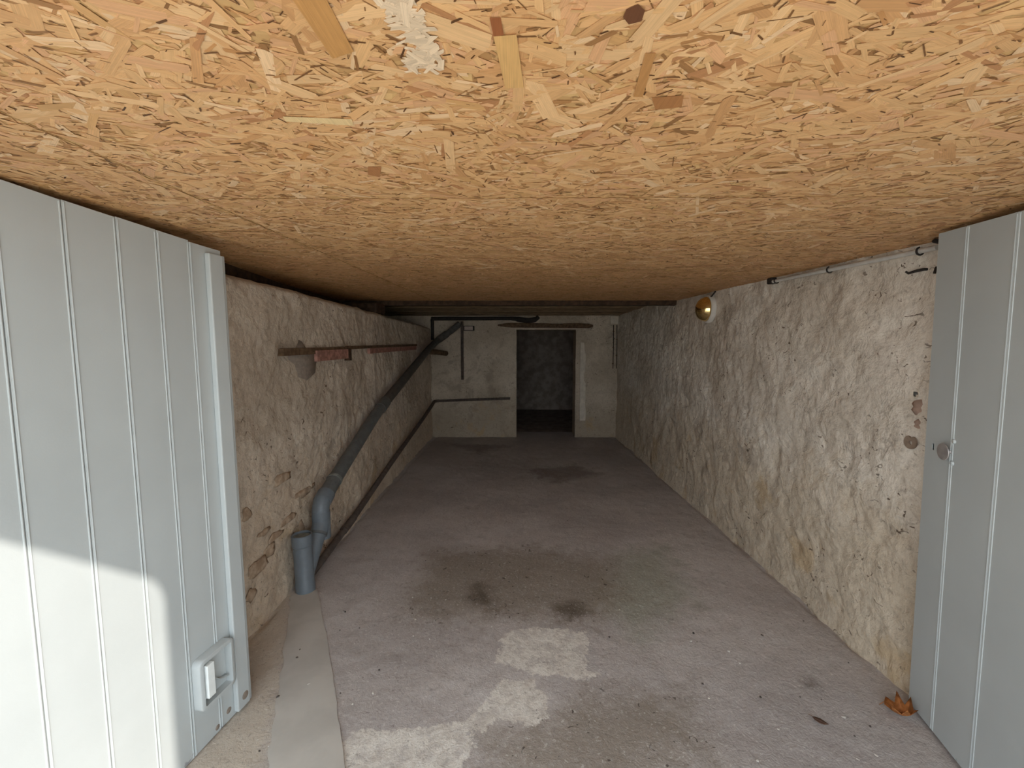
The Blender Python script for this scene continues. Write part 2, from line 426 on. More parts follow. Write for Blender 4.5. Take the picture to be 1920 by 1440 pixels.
# smooth trowelled cement strip running out from the standpipe, set just proud of the slab
ST_L = [(-1.33, 2.40), (-1.27, 2.27), (-1.07, 1.83), (-0.95, 1.55), (-0.84, 1.31), (-0.72, 1.05), (-0.46, 0.45), (-0.16, -0.25)]
ST_R = [(-1.20, 2.46), (-1.12, 2.32), (-0.88, 1.90), (-0.72, 1.60), (-0.565, 1.31), (-0.43, 1.05), (-0.13, 0.45), (0.20, -0.25)]
bm = bmesh.new(); top = []; bot = []
Lp = catmull([(x, y, 0) for x, y in ST_L], 8); Rp = catmull([(x, y, 0) for x, y in ST_R], 8)
for k, (a, b) in enumerate(zip(Lp, Rp)):
    ja = 0.006 * math.sin(k * 1.7) + random.uniform(-0.004, 0.004); jb = random.uniform(-0.004, 0.004)
    row = []
    for j in range(7):
        t = j / 6; p = a.lerp(b, t) + Vector((ja * (1 - t) + jb * t, 0, 0))
        row.append(bm.verts.new((p.x, p.y, 0.0065 - (0.004 if j in (0, 6) else 0))))
    top.append(row)
for r0, r1 in zip(top, top[1:]):
    for j in range(6): bm.faces.new((r0[j], r1[j], r1[j + 1], r0[j + 1]))
edge = [r[0] for r in top] + top[-1][1:] + [r[6] for r in top[::-1][1:]] + top[0][5:0:-1]
low = [bm.verts.new((v.co.x, v.co.y, -0.02)) for v in edge]
for i in range(len(edge)):
    j = (i + 1) % len(edge); bm.faces.new((edge[j], edge[i], low[i], low[j]))
bmesh.ops.recalc_face_normals(bm, faces=bm.faces)
o = from_bm('cement_strip', bm, 'cement', floor, smooth=True); o['label'] = 'smooth pale grey cement strip'
smooth_by_angle(o, 50)

# ground outside the gate
bm = bmesh.new(); box(bm, -14, 14, -18, YO, -0.25, -0.012)
tag(from_bm('ground', bm, 'ground'), 'pale gravel yard outside the garage', kind='structure')

# ------------------------------------------------------------------ right wall
uy = np.linspace(YF - 0.02, YB + 0.05, 560); vz = np.linspace(-0.02, 2.03, 172)
U, V = np.meshgrid(uy, vz, indexing='ij')
PX = XR + lumps(U, V, 21) + 0.02 * np.clip((0.12 - V) / 0.12, 0, 1) * -0.5
HOLE_R = np.hypot(0.5 * (U[:-1, :-1] + U[1:, 1:]) - 1.78, 0.5 * (V[:-1, :-1] + V[1:, 1:]) - 1.266) < 0.013
wall_right = tag(link('wall_right', grid_mesh('wall_right', np.stack([PX, U, V], -1), [(XR + 0.06, XR + 0.4, YO, YB + 0.4, -0.2, 2.3)], HOLE_R), 'wall_right'),
                 'rough whitewashed stone wall', kind='structure')
# left wall stops at a ledge below the ceiling
uy = np.linspace(YF - 0.02, YB + 0.05, 560); vz = np.linspace(0, 1, 156)
U, W = np.meshgrid(uy, vz, indexing='ij')
TOPZ = 1.812 + 0.012 * fbm(U, U * 0 + 3.1, 4, 3, 55)
V = -0.02 + W * (TOPZ + 0.02)
PX = xl(U) + lumps(U, V, 71, 1.1) - 0.05 * np.clip((W - 0.985) / 0.015, 0, 1)
wall_left = tag(link('wall_left', grid_mesh('wall_left', np.stack([PX, U, V], -1),
                [(-2.35, XL - 0.10, YO, YB + 0.4, -0.2, 1.795), (-2.45, -2.25, YO, YB + 0.4, 1.79, 2.3)]), 'wall_left'),
                'rough plastered stone wall with drain pipes', kind='structure')
# back wall with a doorway
DX0, DX1, DZ = 0.0, 0.945, 1.775
ux = np.linspace(-1.55, 1.75, 276); vz = np.linspace(-0.02, 2.03, 172)
U, V = np.meshgrid(ux, vz, indexing='ij')
PY = YB - 0.7 * lumps(U, V, 91)
Uc = 0.5 * (U[:-1, :-1] + U[1:, 1:]); Vc = 0.5 * (V[:-1, :-1] + V[1:, 1:])
jl = DX0 + 0.012 * fbm(Vc, Vc * 0, 5, 2, 31); jr = DX1 + 0.03 + 0.012 * fbm(Vc, Vc * 0, 5, 2, 37)
hole = (Uc > jl) & (Uc < jr) & (Vc < DZ)
wall_back = tag(link('wall_back', grid_mesh('wall_back', np.stack([U, PY, V], -1),
                [(-2.44, DX0 + 0.004, YB + 0.02, YB + 0.36, -0.1, 2.3), (DX1 + 0.03, 2.5, YB + 0.02, YB + 0.36, -0.1, 2.3),
                 (DX0, DX1 + 0.03, YB + 0.02, YB + 0.36, DZ - 0.004, 2.3)], hole), 'wall_back'),
                'beige plastered back wall with an open doorway', kind='structure')
bm = bmesh.new()     # unlit cellar beyond the doorway
box(bm, -1.6, -1.5, YB + 0.36, 10.4, -0.1, 2.2); box(bm, 2.3, 2.4, YB + 0.36, 10.4, -0.1, 2.2)
box(bm, -1.6, 2.4, 10.3, 10.4, -0.1, 2.2); box(bm, -1.6, 2.4, YB + 0.30, 10.4, 2.05, 2.2); box(bm, -1.6, 2.4, YB + 0.36, 10.4, -0.2, -0.01)
tag(from_bm('wall_cellar', bm, 'dark_room'), 'dark unlit cellar walls beyond the doorway', kind='structure')
# pale plaster jamb, lintel board
bm = bmesh.new(); prev = None; N = 26
zs = np.linspace(0.28, 1.56, N)
for k in range(N):
    w = 0.075 + 0.03 * float(fbm(np.array(zs[k]), np.array(1.2), 5, 3, 4)) + (0.03 if zs[k] < 0.9 else 0)
    a = [bm.verts.new((1.045, YB - 0.030, zs[k])), bm.verts.new((1.045 + w, YB - 0.026, zs[k])), bm.verts.new((1.045 + w, YB + 0.03, zs[k])), bm.verts.new((1.045, YB + 0.03, zs[k]))]
    if prev:
        for j in range(4): bm.faces.new((prev[j], prev[(j + 1) % 4], a[(j + 1) % 4], a[j]))
    else: bm.faces.new(a[::-1])
    prev = a
bm.faces.new(prev); o = from_bm('plaster_jamb', bm, 'pale_plaster', wall_back); o['label'] = 'pale plaster repair beside the doorway'
bm = bmesh.new(); N = 22; prev = None
xs = np.linspace(-0.30, 1.24, N)
for k in range(N):
    t = k / (N - 1); n0 = float(fbm(np.array(xs[k]), np.array(0.3), 4, 3, 6))
    tap = min(1, k / 4 + 0.35, (N - 1 - k) / 2 + 0.6)
    zc = 1.84 - 0.012 * t + 0.008 * n0; hh = (0.036 + 0.010 * n0) * tap
    a = [bm.verts.new((xs[k], YB - 0.045, zc - hh)), bm.verts.new((xs[k], YB + 0.05, zc - hh)), bm.verts.new((xs[k], YB + 0.05, zc + hh)), bm.verts.new((xs[k], YB - 0.04, zc + hh))]
    if prev:
        for j in range(4): bm.faces.new((prev[j], prev[(j + 1) % 4], a[(j + 1) % 4], a[j]))
    else: bm.faces.new(a[::-1])
    prev = a
bm.faces.new(prev); o = from_bm('lintel', bm, 'old_wood', wall_back); o['label'] = 'weathered dark wooden lintel'
# front wall behind the camera: opening with rounded outer head
bm = bmesh.new()
OX0, OX1, OZ = -1.31, 1.25, 2.066
box(bm, -2.45, OX0, YO, YF, -0.2, 2.6); box(bm, OX1, 2.06, YO, YF, -0.2, 2.6); box(bm, OX0, OX1, YO, YF, OZ, 2.6)
R = 0.07
for cx, sgn in ((OX1, -1), (OX0, 1)):
    arc = [(cx + sgn * R - sgn * R * math.cos(a), OZ - R + R * math.sin(a)) for a in np.linspace(0, math.pi / 2, 7)]
    prof = [(cx, OZ)] + arc
    f0 = [bm.verts.new((x, YO, z)) for x, z in prof]; f1 = [bm.verts.new((x, YF, z)) for x, z in prof]
    bm.faces.new(f0); bm.faces.new(f1[::-1])
    for i in range(len(prof)):
        j = (i + 1) % len(prof); bm.faces.new((f0[i], f1[i], f1[j], f0[j]))
bmesh.ops.recalc_face_normals(bm, faces=bm.faces)
tag(from_bm('wall_front', bm, 'facade'), 'thick rendered front wall with the gate opening', kind='structure')

# exposed stones low in the left wall, mortar smear, exposed brick and hole in the right wall
def pebble(name, c, r, mat, parent, seed, sub=2):
    bm = bmesh.new(); bmesh.ops.create_icosphere(bm, subdivisions=sub, radius=1.0)
    rr = np.random.default_rng(seed)
    ph = rr.uniform(0, 6, 6)
    for v in bm.verts:
        k = 1 + 0.24 * math.sin(3 * v.co.y + ph[0]) + 0.2 * math.sin(4 * v.co.z + ph[1]) + 0.16 * math.sin(5 * v.co.x + 4 * v.co.y + ph[2])
        v.co = Vector((c[0] + v.co.x * r[0] * k, c[1] + v.co.y * r[1] * k, c[2] + v.co.z * r[2] * k))
    return from_bm(name, bm, mat, parent, smooth=True)
def wl(y, z): # left wall surface
    return float(xl(np.array(y)) + lumps(np.array(y), np.array(z), 71, 1.1))
def wr(y, z): return float(XR + lumps(np.array(y), np.array(z), 21))
for i, (y, z, ry, rz) in enumerate([(2.15, 0.31, 0.075, 0.04), (2.25, 0.345, 0.06, 0.032), (2.46, 0.44, 0.07, 0.03), (2.70, 0.53, 0.12, 0.03),
                                    (2.06, 0.20, 0.05, 0.035), (2.33, 0.40, 0.07, 0.022), (2.20, 0.47, 0.05, 0.02), (2.42, 0.70, 0.08, 0.03), (2.08, 0.62, 0.045, 0.03), (2.62, 0.30, 0.05, 0.05)]):
    pebble('stone', (wl(y, z) + 0.002, y, z), (0.007, ry, rz), 'stone', wall_left, 40 + i)
bm = bmesh.new()
out = [(2.52, 1.42), (2.60, 1.44), (2.66, 1.52), (2.74, 1.46), (2.86, 1.44), (2.86, 1.38), (2.84, 1.34), (2.82, 1.28), (2.73, 1.235), (2.64, 1.27), (2.60, 1.35), (2.53, 1.385)]
c = bm.verts.new((wl(2.7, 1.39) + 0.028, 2.7, 1.39)); r0 = []; r1 = []
for y, z in out:
    r0.append(bm.verts.new((wl(y, z) + 0.016, 2.7 + (y - 2.7) * 0.85, 1.39 + (z - 1.39) * 0.85))); r1.append(bm.verts.new((wl(y, z) - 0.02, y, z)))
for i in range(len(out)):
    j = (i + 1) % len(out); bm.faces.new((c, r0[i], r0[j])); bm.faces.new((r0[i], r1[i], r1[j], r0[j]))
bmesh.ops.recalc_face_normals(bm, faces=bm.faces)
o = from_bm('mortar_patch', bm, 'mortar', wall_left, smooth=True); o['label'] = 'smear of grey mortar over the rail'
o = pebble('exposed_brick', (wr(1.775, 1.215) + 0.006, 1.772, 1.212), (0.014, 0.040, 0.026), 'brick', wall_right, 61); o['label'] = 'exposed brown brick in the plaster'
o = pebble('exposed_brick', (wr(1.77, 1.14) + 0.008, 1.772, 1.140), (0.013, 0.034, 0.022), 'brick', wall_right, 62)
o = lathe_obj('drill_hole', [(0.026, 0.008), (0.020, -0.002), (0.0140, -0.001), (0.0130, 0.003), (0.034, 0.012), (0.036, 0.052), (0, 0.052)], (wr(1.78, 1.266), 1.78, 1.266), (1, 0, 0), 'wall_right', wall_right, 20)
o['label'] = 'small dark drilled hole'

# ------------------------------------------------------------------ ceiling
ceiling = tag(box_obj('ceiling', (-2.3, 2.06, YF, YB + 0.36, 2.03, 2.3), 'back_ceiling'), 'low ceiling lined with strand board', kind='structure')
YE = 4.49
EDGE = [(-1.24, 0.36), (-1.24, 1.02), (-1.30, 1.34), (-1.483, 2.173), (-1.638, 2.956), (-1.858, 4.567)]
def edge_x(y): return np.interp(y, [p[1] for p in EDGE], [p[0] for p in EDGE])
SEAM = -0.872
PALS = np.array([(0.74, 0.475, 0.205), (0.70, 0.43, 0.18), (0.80, 0.555, 0.27), (0.64, 0.37, 0.15), (0.69, 0.40, 0.195), (0.55, 0.295, 0.11), (0.84, 0.635, 0.36), (0.60, 0.36, 0.13), (0.40, 0.17, 0.06)])
PALS = (PALS * 0.70 + np.array([(0.735, 0.465, 0.205)]) * 0.30) * np.array([(1.02, 0.955, 1.02)])
PALW = np.array([0.24, 0.18, 0.15, 0.12, 0.13, 0.07, 0.05, 0.04, 0.02])
special = [  # flakes that stand out: plan corner points, colour
    ([(-0.252, 0.47), (-0.212, 0.47), (-0.216, 0.598), (-0.250, 0.612)], (0.56, 0.29, 0.10)),
    ([(-0.032, 0.539), (-0.019, 0.539), (-0.016, 0.569), (-0.029, 0.571)], (0.34, 0.12, 0.045)),
    ([(-0.029, 0.571), (-0.0, 0.568), (0.011, 0.682), (-0.017, 0.684)], (0.72, 0.43, 0.17)),
    ([(0.127, 0.528), (0.138, 0.520), (0.149, 0.530), (0.150, 0.547), (0.136, 0.552), (0.126, 0.540)], (0.16, 0.065, 0.03)),
    ([(0.214, 0.712), (0.262, 0.706), (0.272, 0.740), (0.232, 0.748)], (0.42, 0.19, 0.07)),
    ([(0.172, 0.605), (0.186, 0.605), (0.199, 0.710), (0.184, 0.709)], (0.50, 0.25, 0.09)),
    ([(-0.286, 0.773), (-0.401, 0.763), (-0.405, 0.780), (-0.292, 0.796)], (0.82, 0.60, 0.31)),
    ([(-0.33, 0.981), (-0.30, 0.981), (-0.324, 1.044), (-0.346, 1.027)], (0.44, 0.20, 0.08)),
]
def strands(x0, x1, y0, y1, left_edge):
    def batch(n, Lm, Ls, wmin, wmax, kind):
        cx = RNG.uniform(x0, x1, n); cy = RNG.uniform(y0, y1, n)
        L = np.clip(Lm * np.exp(RNG.normal(0, Ls, n)), 0.006, 0.17)
        w = RNG.uniform(wmin, wmax, n) * np.clip(L / Lm, 0.5, 1.4)
        ang = np.where(RNG.random(n) < 0.5, RNG.normal(0, 0.55, n), RNG.uniform(-1.57, 1.57, n))
        z = RNG.uniform(0.0003, 0.0021, n) if kind != 2 else RNG.uniform(0.0018, 0.0026, n)
        sk = RNG.uniform(-0.5, 0.5, (n, 2)); j = RNG.uniform(0.7, 1.15, (n, 4))
        if kind == 3:
            col = np.array([(0.47, 0.235, 0.090)]) * RNG.uniform(0.6, 1.25, (n, 1))
        elif kind == 2:
            t = RNG.random((n, 1)); col = (1 - t) * np.array([(0.10, 0.045, 0.018)]) + t * np.array([(0.30, 0.14, 0.05)])
        else:
            col = PALS[RNG.choice(len(PALS), n, p=PALW)] * RNG.uniform(0.93, 1.07, (n, 1))
        a = L / 2; b = w / 2
        lx = np.stack([-a + sk[:, 0] * w, a + sk[:, 1] * w, a * 1.06, a - sk[:, 1] * w, -a - sk[:, 0] * w, -a * 1.05], 1)
        ly = np.stack([-b * j[:, 0], -b * j[:, 1], b * 0.1, b * j[:, 2], b * j[:, 3], b * 0.05], 1)
        c, s = np.cos(ang)[:, None], np.sin(ang)[:, None]
        gx = cx[:, None] + lx * c - ly * s; gy = cy[:, None] + lx * s + ly * c
        tl = RNG.uniform(-0.010, 0.010, (n, 1)); tw = RNG.uniform(-0.02, 0.02, (n, 1))
        dz = np.maximum(z[:, None] + lx * tl + ly * tw, 0.0001)
        uv = np.stack([lx + cx[:, None] * 7.0, ly + cy[:, None] * 3.0], -1)
        return gx, gy, dz, col, uv
    A = (x1 - x0) * (y1 - y0)
    near = np.clip((3.4 - y0) / 2, 0.6, 1.0)
    bs = [batch(int(A * 2300 * near), 0.060, 0.45, 0.006, 0.022, 0), batch(int(A * 2300 * near), 0.026, 0.55, 0.002, 0.008, 1), batch(int(A * 900 * near), 0.010, 0.55, 0.0009, 0.0030, 2), batch(int(A * 520 * max(near, 0.7)), 0.032, 0.45, 0.003, 0.009, 3)]
    if x0 < -0.2 < x1 and y0 < 0.55 < y1:      # patch of white plaster residue left on the board
        q = batch(230, 0.014, 0.5, 0.003, 0.008, 1); t = RNG.random(230)
        px_ = np.interp(t, [0, 0.45, 0.75, 1], [-0.150, -0.128, -0.118, -0.140]) + RNG.normal(0, 0.009, 230); py_ = np.interp(t, [0, 0.45, 0.75, 1], [0.46, 0.56, 0.61, 0.628]) + RNG.normal(0, 0.010, 230)
        q = (q[0] - q[0].mean(1, keepdims=True) + px_[:, None], q[1] - q[1].mean(1, keepdims=True) + py_[:, None], q[2] * 0 + RNG.uniform(0.0024, 0.0034, (230, 1)), np.array([(0.80, 0.62, 0.43)]) * RNG.uniform(0.85, 1.1, (230, 1)), q[4])
        bs.append(q)
    gx = np.vstack([b[0] for b in bs]); gy = np.vstack([b[1] for b in bs]); dz = np.vstack([b[2] for b in bs])
    col = np.vstack([b[3] for b in bs]); uv = np.vstack([b[4] for b in bs])
    e = 0.002
    gy = np.clip(gy, y0 + e, y1 - e); gx = np.minimum(gx, x1 - e)
    gx = np.maximum(gx, (edge_x(gy) if left_edge else x0) + e)
    gz = osb_z(gy) - dz
    n = len(gx)
    verts = np.stack([gx, gy, gz], -1).reshape(-1, 3); counts = np.full(n, 6); uvs = uv.reshape(-1, 2)
    sp = [(p, c) for p, c in special if all(x0 < x < x1 and y0 < y < y1 for x, y in p)]
    for p, c in sp:
        q = np.array(p); verts = np.vstack([verts, np.column_stack([q, osb_z(q[:, 1]) - 0.0031])])
        counts = np.append(counts, len(p)); col = np.vstack([col, c]); uvs = np.vstack([uvs, q[:, ::-1]])
    nl = counts.sum()
    me = bpy.data.meshes.new('wood_strands')
    me.vertices.add(len(verts)); me.vertices.foreach_set('co', verts.astype(np.float32).ravel())
    me.loops.add(nl); me.loops.foreach_set('vertex_index', np.arange(nl, dtype=np.int32))
    me.polygons.add(len(counts)); me.polygons.foreach_set('loop_start', np.concatenate([[0], np.cumsum(counts)[:-1]]).astype(np.int32))
    me.update(calc_edges=True)
    ul = me.uv_layers.new(name='UVMap'); ul.data.foreach_set('uv', uvs.astype(np.float32).ravel())
    ca = me.attributes.new('strand_colour', 'FLOAT_COLOR', 'FACE')
    ca.data.foreach_set('color', np.column_stack([np.clip(col, 0, 0.9), np.ones(len(col))]).astype(np.float32).ravel())
    return me
rows_main = [(0.36, 1.198), (1.202, 2.45), (2.453, 3.70), (3.703, YE)]
rows_left = [(0.36, 1.56), (1.563, 2.81), (2.813, 4.06), (4.063, YE)]
for rows, left in ((rows_main, False), (rows_left, True)):
    for y0, y1 in rows:
        x0, x1 = (SEAM + 0.002, XR + 0.02) if not left else (None, SEAM - 0.002)
        bm = bmesh.new()
        if left:
            a0, a1 = float(edge_x(y0)), float(edge_x(y1)); x0 = min(a0, a1)
            ys = sorted({y0, y1} | {p[1] for p in EDGE if y0 < p[1] < y1})
            bl = [(float(edge_x(y)), y) for y in ys] + [(x1, y1), (x1, y0)]
        else:
            bl = [(x0, y0), (x0, y1), (x1, y1), (x1, y0)]
        lo = [bm.verts.new((x, y, osb_z(y))) for x, y in bl]; hi = [bm.verts.new((x, y, osb_z(y) + 0.018)) for x, y in bl]
        bm.faces.new(lo); bm.faces.new(hi[::-1])
        for i in range(len(bl)):
            j = (i + 1) % len(bl); bm.faces.new((lo[j], lo[i], hi[i], hi[j]))
        bmesh.ops.recalc_face_normals(bm, faces=bm.faces)
        pan = from_bm('strand_board_panel', bm, 'osb', ceiling)
        st = link('wood_strands', strands(x0, x1, y0, y1, left), 'strand', pan); st['kind'] = 'stuff'
# old boarding behind the strand board
for k in range(9):
    y0 = YE + 0.08 + k * 0.272
    bm = bmesh.new(); box(bm, -2.2, 1.72, y0, min(y0 + 0.268, YB + 0.03), 1.996 + 0.004 * (k % 2), 2.028, 0.003)
    from_bm('ceiling_board', bm, 'back_ceiling', ceiling)
o = box_obj('front_fascia', (-1.30, 1.66, 0.342, 0.358, osb_z(0.36), 2.03), 'facade', ceiling)
# dark timber along the left edge, cross beam at the end of the boards
bm = bmesh.new(); prev = None
for x, y in EDGE:
    zb = 1.80 if y > 1.9 else osb_z(y) - 0.012
    if y < 1.9: zb = osb_z(y) + 0.002
    a = [bm.verts.new((x, y, zb)), bm.verts.new((x - 0.09, y, zb)), bm.verts.new((x - 0.09, y, osb_z(y) + 0.06)), bm.verts.new((x, y, osb_z(y) + 0.06))]
    if prev:
        for j in range(4): bm.faces.new((prev[j], prev[(j + 1) % 4], a[(j + 1) % 4], a[j]))
    else: bm.faces.new(a[::-1])
    prev = a
bm.faces.new(prev); bmesh.ops.recalc_face_normals(bm, faces=bm.faces)
tag(from_bm('trim_1', bm, 'dark_timber'), 'dark timber wall plate above the left wall ledge', kind='structure')
bm = bmesh.new(); box(bm, -2.15, 1.665, YE + 0.004, YE + 0.075, 1.908, 1.998, 0.006)
tag(from_bm('trim_2', bm, 'dark_timber'), 'dark timber cross beam closing the strand board', kind='structure')
pb = bmesh.new(); box(pb, -1.92, -1.36, YE - 0.30, YE - 0.02, 1.80, 1.905, 0.02)
tag(from_bm('trim_3', pb, 'dark_timber'), 'dark beam end resting on the left wall ledge', kind='structure')

# ------------------------------------------------------------------ doors
def door_root(name, o, u, w):
    u = Vector(u); u.z = 0; u.normalize(); w = Vector(w).normalized()
    n = w.cross(u).normalized(); w2 = u.cross(n).normalized()
    m = Matrix(((u.x, n.x, w2.x, o[0]), (u.y, n.y, w2.y, o[1]), (u.z, n.z, w2.z, o[2]), (0, 0, 0, 1)))
    e = empty(name); e.matrix_world = m
    return e
def board(parent, u0, u1, s, t, z0, zt0, zt1, mat, ch=0.0015, sh=0.0):
    """vertical board with chamfered long edges; s = +1 if the room is on +y"""
    bm = bmesh.new()
    prof = [(u0, -t), (u0, -ch), (u0 + ch, 0), (u1 - ch, 0), (u1, -ch), (u1, -t)]
    lo = [bm.verts.new((x, s * y, z0)) for x, y in prof]
    hi = [bm.verts.new((x + sh * zt0, s * y, zt0 + (zt1 - zt0) * (x - u0) / (u1 - u0))) for x, y in prof]
    bm.faces.new(lo); bm.faces.new(hi[::-1])
    for i in range(6):
        j = (i + 1) % 6; bm.faces.new((lo[i], lo[j], hi[j], hi[i]))
    bmesh.ops.recalc_face_normals(bm, faces=bm.faces)
    return from_bm('board', bm, mat, parent)
# left leaf
dl = tag(door_root('door_1', (-1.108, 1.652, 0.004), (-0.131, -0.991, 0), (-0.020, -0.012, 1.82)),
         'pale grey boarded gate leaf with a vent box near its foot', 'door', kind='structure')
def ltop(u): return 1.818 + 0.040 * u
gro = [0.005, 0.142, 0.259, 0.383, 0.517, 0.656, 0.79, 0.925, 1.06, 1.195, 1.30]
for a, b in zip(gro, gro[1:]):
    board(dl, a + 0.0008, b - 0.0008, 1, 0.028, 0.0, ltop(a) + random.uniform(-0.003, 0.002), ltop(b) + random.uniform(-0.003, 0.002), 'door_left')
    bm = bmesh.new(); [tube(bm, [(b + e, -0.0002, 0.002), (b + e, -0.0002, ltop(b) - 0.006)], 0.0024, 8) for e in (-0.0052, 0.0052)]
    o = from_bm('bead', bm, 'door_left', dl); smooth_by_angle(o)
box_obj('backing', (0.006, 1.299, -0.040, -0.0285, 0.01, 1.80), 'door_left', dl)
box_obj('edge_batten', (0.020, 0.082, 0.0005, 0.022, 0.012, 1.796), 'door_left', dl, 0.004)
box_obj('edge_lip', (-0.004, 0.0195, -0.030, 0.008, 0.002, 1.80), 'door_left', dl, 0.003)
# vent box at the foot
vb = empty('vent_box'); vb.parent = dl
def U_frame(bm, u0, u1, z0, z1, d, th, r):
    """rounded open frame in the u/z plane, extruded to depth d"""
    def ring(off):
        pts = []
        a0, a1, b0, b1 = u0 + off, u1 - off, z0 + off, z1 - off; rr = max(r - off, 0.004)
        for cx, cz, s in ((a1 - rr, b1 - rr, 0), (a0 + rr, b1 - rr, 1), (a0 + rr, b0 + rr, 2), (a1 - rr, b0 + rr, 3)):
            for k in range(5):
                a = (s + k / 4) * math.pi / 2; pts.append((cx + rr * math.cos(a), cz + rr * math.sin(a)))
        return pts
    o_, i_ = ring(0), ring(th); n = len(o_)
    rings = [[bm.verts.new((x, y, z)) for x, z in R_] for R_, y in ((o_, 0.0005), (o_, d - 0.003), ([(x * 0.96 + y * 0 + 0.04 * (u0 + u1) / 2, z * 0.985 + 0.015 * (z0 + z1) / 2) for x, z in o_ for y in (0,)], d), (i_, d), (i_, 0.0005))]
    for a, b in zip(rings, rings[1:] + rings[:1]):
        for k in range(n): bm.faces.new((a[k], a[(k + 1) % n], b[(k + 1) % n], b[k]))
bm = bmesh.new(); U_frame(bm, 0.095, 0.250, 0.155, 0.345, 0.034, 0.016, 0.022)
bmesh.ops.recalc_face_normals(bm, faces=bm.faces)
o = from_bm('vent_frame', bm, 'door_left', vb); smooth_by_angle(o, 50)
bm = bmesh.new(); box(bm, 0.112, 0.233, 0.0008, 0.006, 0.172, 0.328); from_bm('vent_recess', bm, 'door_left', vb)
o = box_obj('vent_shutter', (0.196, 0.226, 0.0065, 0.041, 0.195, 0.318), 'white_paint', vb, 0.002); o['label'] = 'white shutter tab of the vent'
bm = bmesh.new(); prev = None
for k in range(9):
    a = k / 8 * 1.3; x = 0.118 + 0.07 * math.sin(a); z = 0.20 + 0.075 * (1 - math.cos(a))
    q = [bm.verts.new((x, 0.0065, z)), bm.verts.new((x, 0.024, z)), bm.verts.new((x, 0.024, z + 0.004)), bm.verts.new((x, 0.0065, z + 0.004))]
    if prev:
        for j in range(4): bm.faces.new((prev[j], prev[(j + 1) % 4], q[(j + 1) % 4], q[j]))
    else: bm.faces.new(q[::-1])
    prev = q
bm.faces.new(prev); bmesh.ops.recalc_face_normals(bm, faces=bm.faces); from_bm('vent_louvre', bm, 'door_left', vb, smooth=True)
for (u, z, r) in ((0.045, 0.055, 0.016), (0.105, 0.04, 0.012), (0.16, 0.02, 0.010)):
    lathe_obj('chipped_paint_spot', [(0, 0.0012), (r * 0.8, 0.001), (r, 0.0)], (u, 0.022 if u < 0.08 else 0.0002, z), (0, 1, 0), 'mortar', dl, 12)

# right leaf: racked, so its boards lean along the leaf
SH = 0.054
dr = tag(door_root('door_2', (1.606, 1.652, 0.004), (-0.252, -0.968, 0), (-0.101, -0.077, 1.861)),
         'grey boarded gate leaf with a round metal knob', 'door', kind='structure')
gro = [0.0, 0.138, 0.328, 0.515, 0.700, 0.885, 1.07, 1.23]
def rtop(u): return 1.858 - 0.066 * u
for a, b in zip(gro, gro[1:]):
    bd = board(dr, a + 0.0008, b - 0.0008, -1, 0.026, 0.012, rtop(a), rtop(b), 'door_right', sh=SH)
    if a == 0.0: slot_board = bd
    bm = bmesh.new(); [tube(bm, [(b + e + SH * 0.014, 0.0002, 0.014), (b + e + SH * rtop(b), 0.0002, rtop(b) - 0.004)], 0.0024, 8) for e in (-0.0052, 0.0052)]
    o = from_bm('bead', bm, 'door_right', dr); smooth_by_angle(o)
bm = bmesh.new(); z0, z1 = 0.02, 1.76
hexa(bm, [(0.004 + SH * z0, 0.0265, z0), (1.229 + SH * z0, 0.0265, z0), (1.229 + SH * z0, 0.034, z0), (0.004 + SH * z0, 0.034, z0),
          (0.004 + SH * z1, 0.0265, z1), (1.229 + SH * z1, 0.0265, z1), (1.229 + SH * z1, 0.034, z1), (0.004 + SH * z1, 0.034, z1)])
from_bm('backing', bm, 'door_right', dr)
kn = lathe_obj('knob', [(0, 0), (0.0085, 0), (0.0065, -0.004), (0.0065, -0.014), (0.012, -0.0155), (0.0285, -0.0165), (0.0295, -0.0185), (0.0285, -0.0205), (0.012, -0.0225), (0, -0.0228)], (0.188, -0.0005, 1.09), (0, 1, 0), 'steel', dr)
kn['label'] = 'round worn steel knob'
for z, u in ((1.054, 0.203), (1.131, 0.209)):
    lathe_obj('screw_head', [(0, -0.006), (0.005, -0.0055), (0.008, -0.002), (0.0085, 0)], (u, -0.0003, z), (0, 1, 0), 'door_right', dr, 14)
cuts = [box_obj('slot_cutter', d, 'door_right', dr) for d in ((0.099, 0.109, -0.01, 0.004, 1.078, 1.102), (0.072, 0.140, 0.002, 0.023, 1.055, 1.125))]   # slot, lock pocket behind it
for cut in cuts:
    md = slot_board.modifiers.new('slot', 'BOOLEAN'); md.operation = 'DIFFERENCE'; md.object = cut; md.solver = 'EXACT'
bpy.context.view_layer.update()
cut_me = bpy.data.meshes.new_from_object(slot_board.evaluated_get(bpy.context.evaluated_depsgraph_get()))
slot_board.modifiers.clear(); slot_board.data = cut_me
for cut in cuts: bpy.data.objects.remove(cut)

# ------------------------------------------------------------------ drain pipe
dp = tag(empty('drain_pipe', (-1.268, 2.45, 0)), 'grey plastic drain pipe with an open standpipe climbing the left wall', 'pipe')
def dpart(name, pts, r, mat, parent=dp, seg=24):
    bm = bmesh.new(); tube(bm, [Vector(p) - Vector((-1.268, 2.45, 0)) for p in pts], r, seg)
    o = from_bm(name, bm, mat, parent); smooth_by_angle(o); return o
bm = bmesh.new()
lathe(bm, [(0, 0.0), (0.0555, 0.0), (0.0555, 0.055), (0.053, 0.06), (0.053, 0.285), (0.058, 0.292), (0.058, 0.352), (0.0545, 0.356), (0.050, 0.352), (0.050, 0.338), (0, 0.338)], (0, 0, -0.003), (-0.03, 0.0, 1), 28)
bmesh.ops.recalc_face_normals(bm, faces=bm.faces)
sp_ = from_bm('standpipe', bm, 'pvc', dp); smooth_by_angle(sp_, 30)
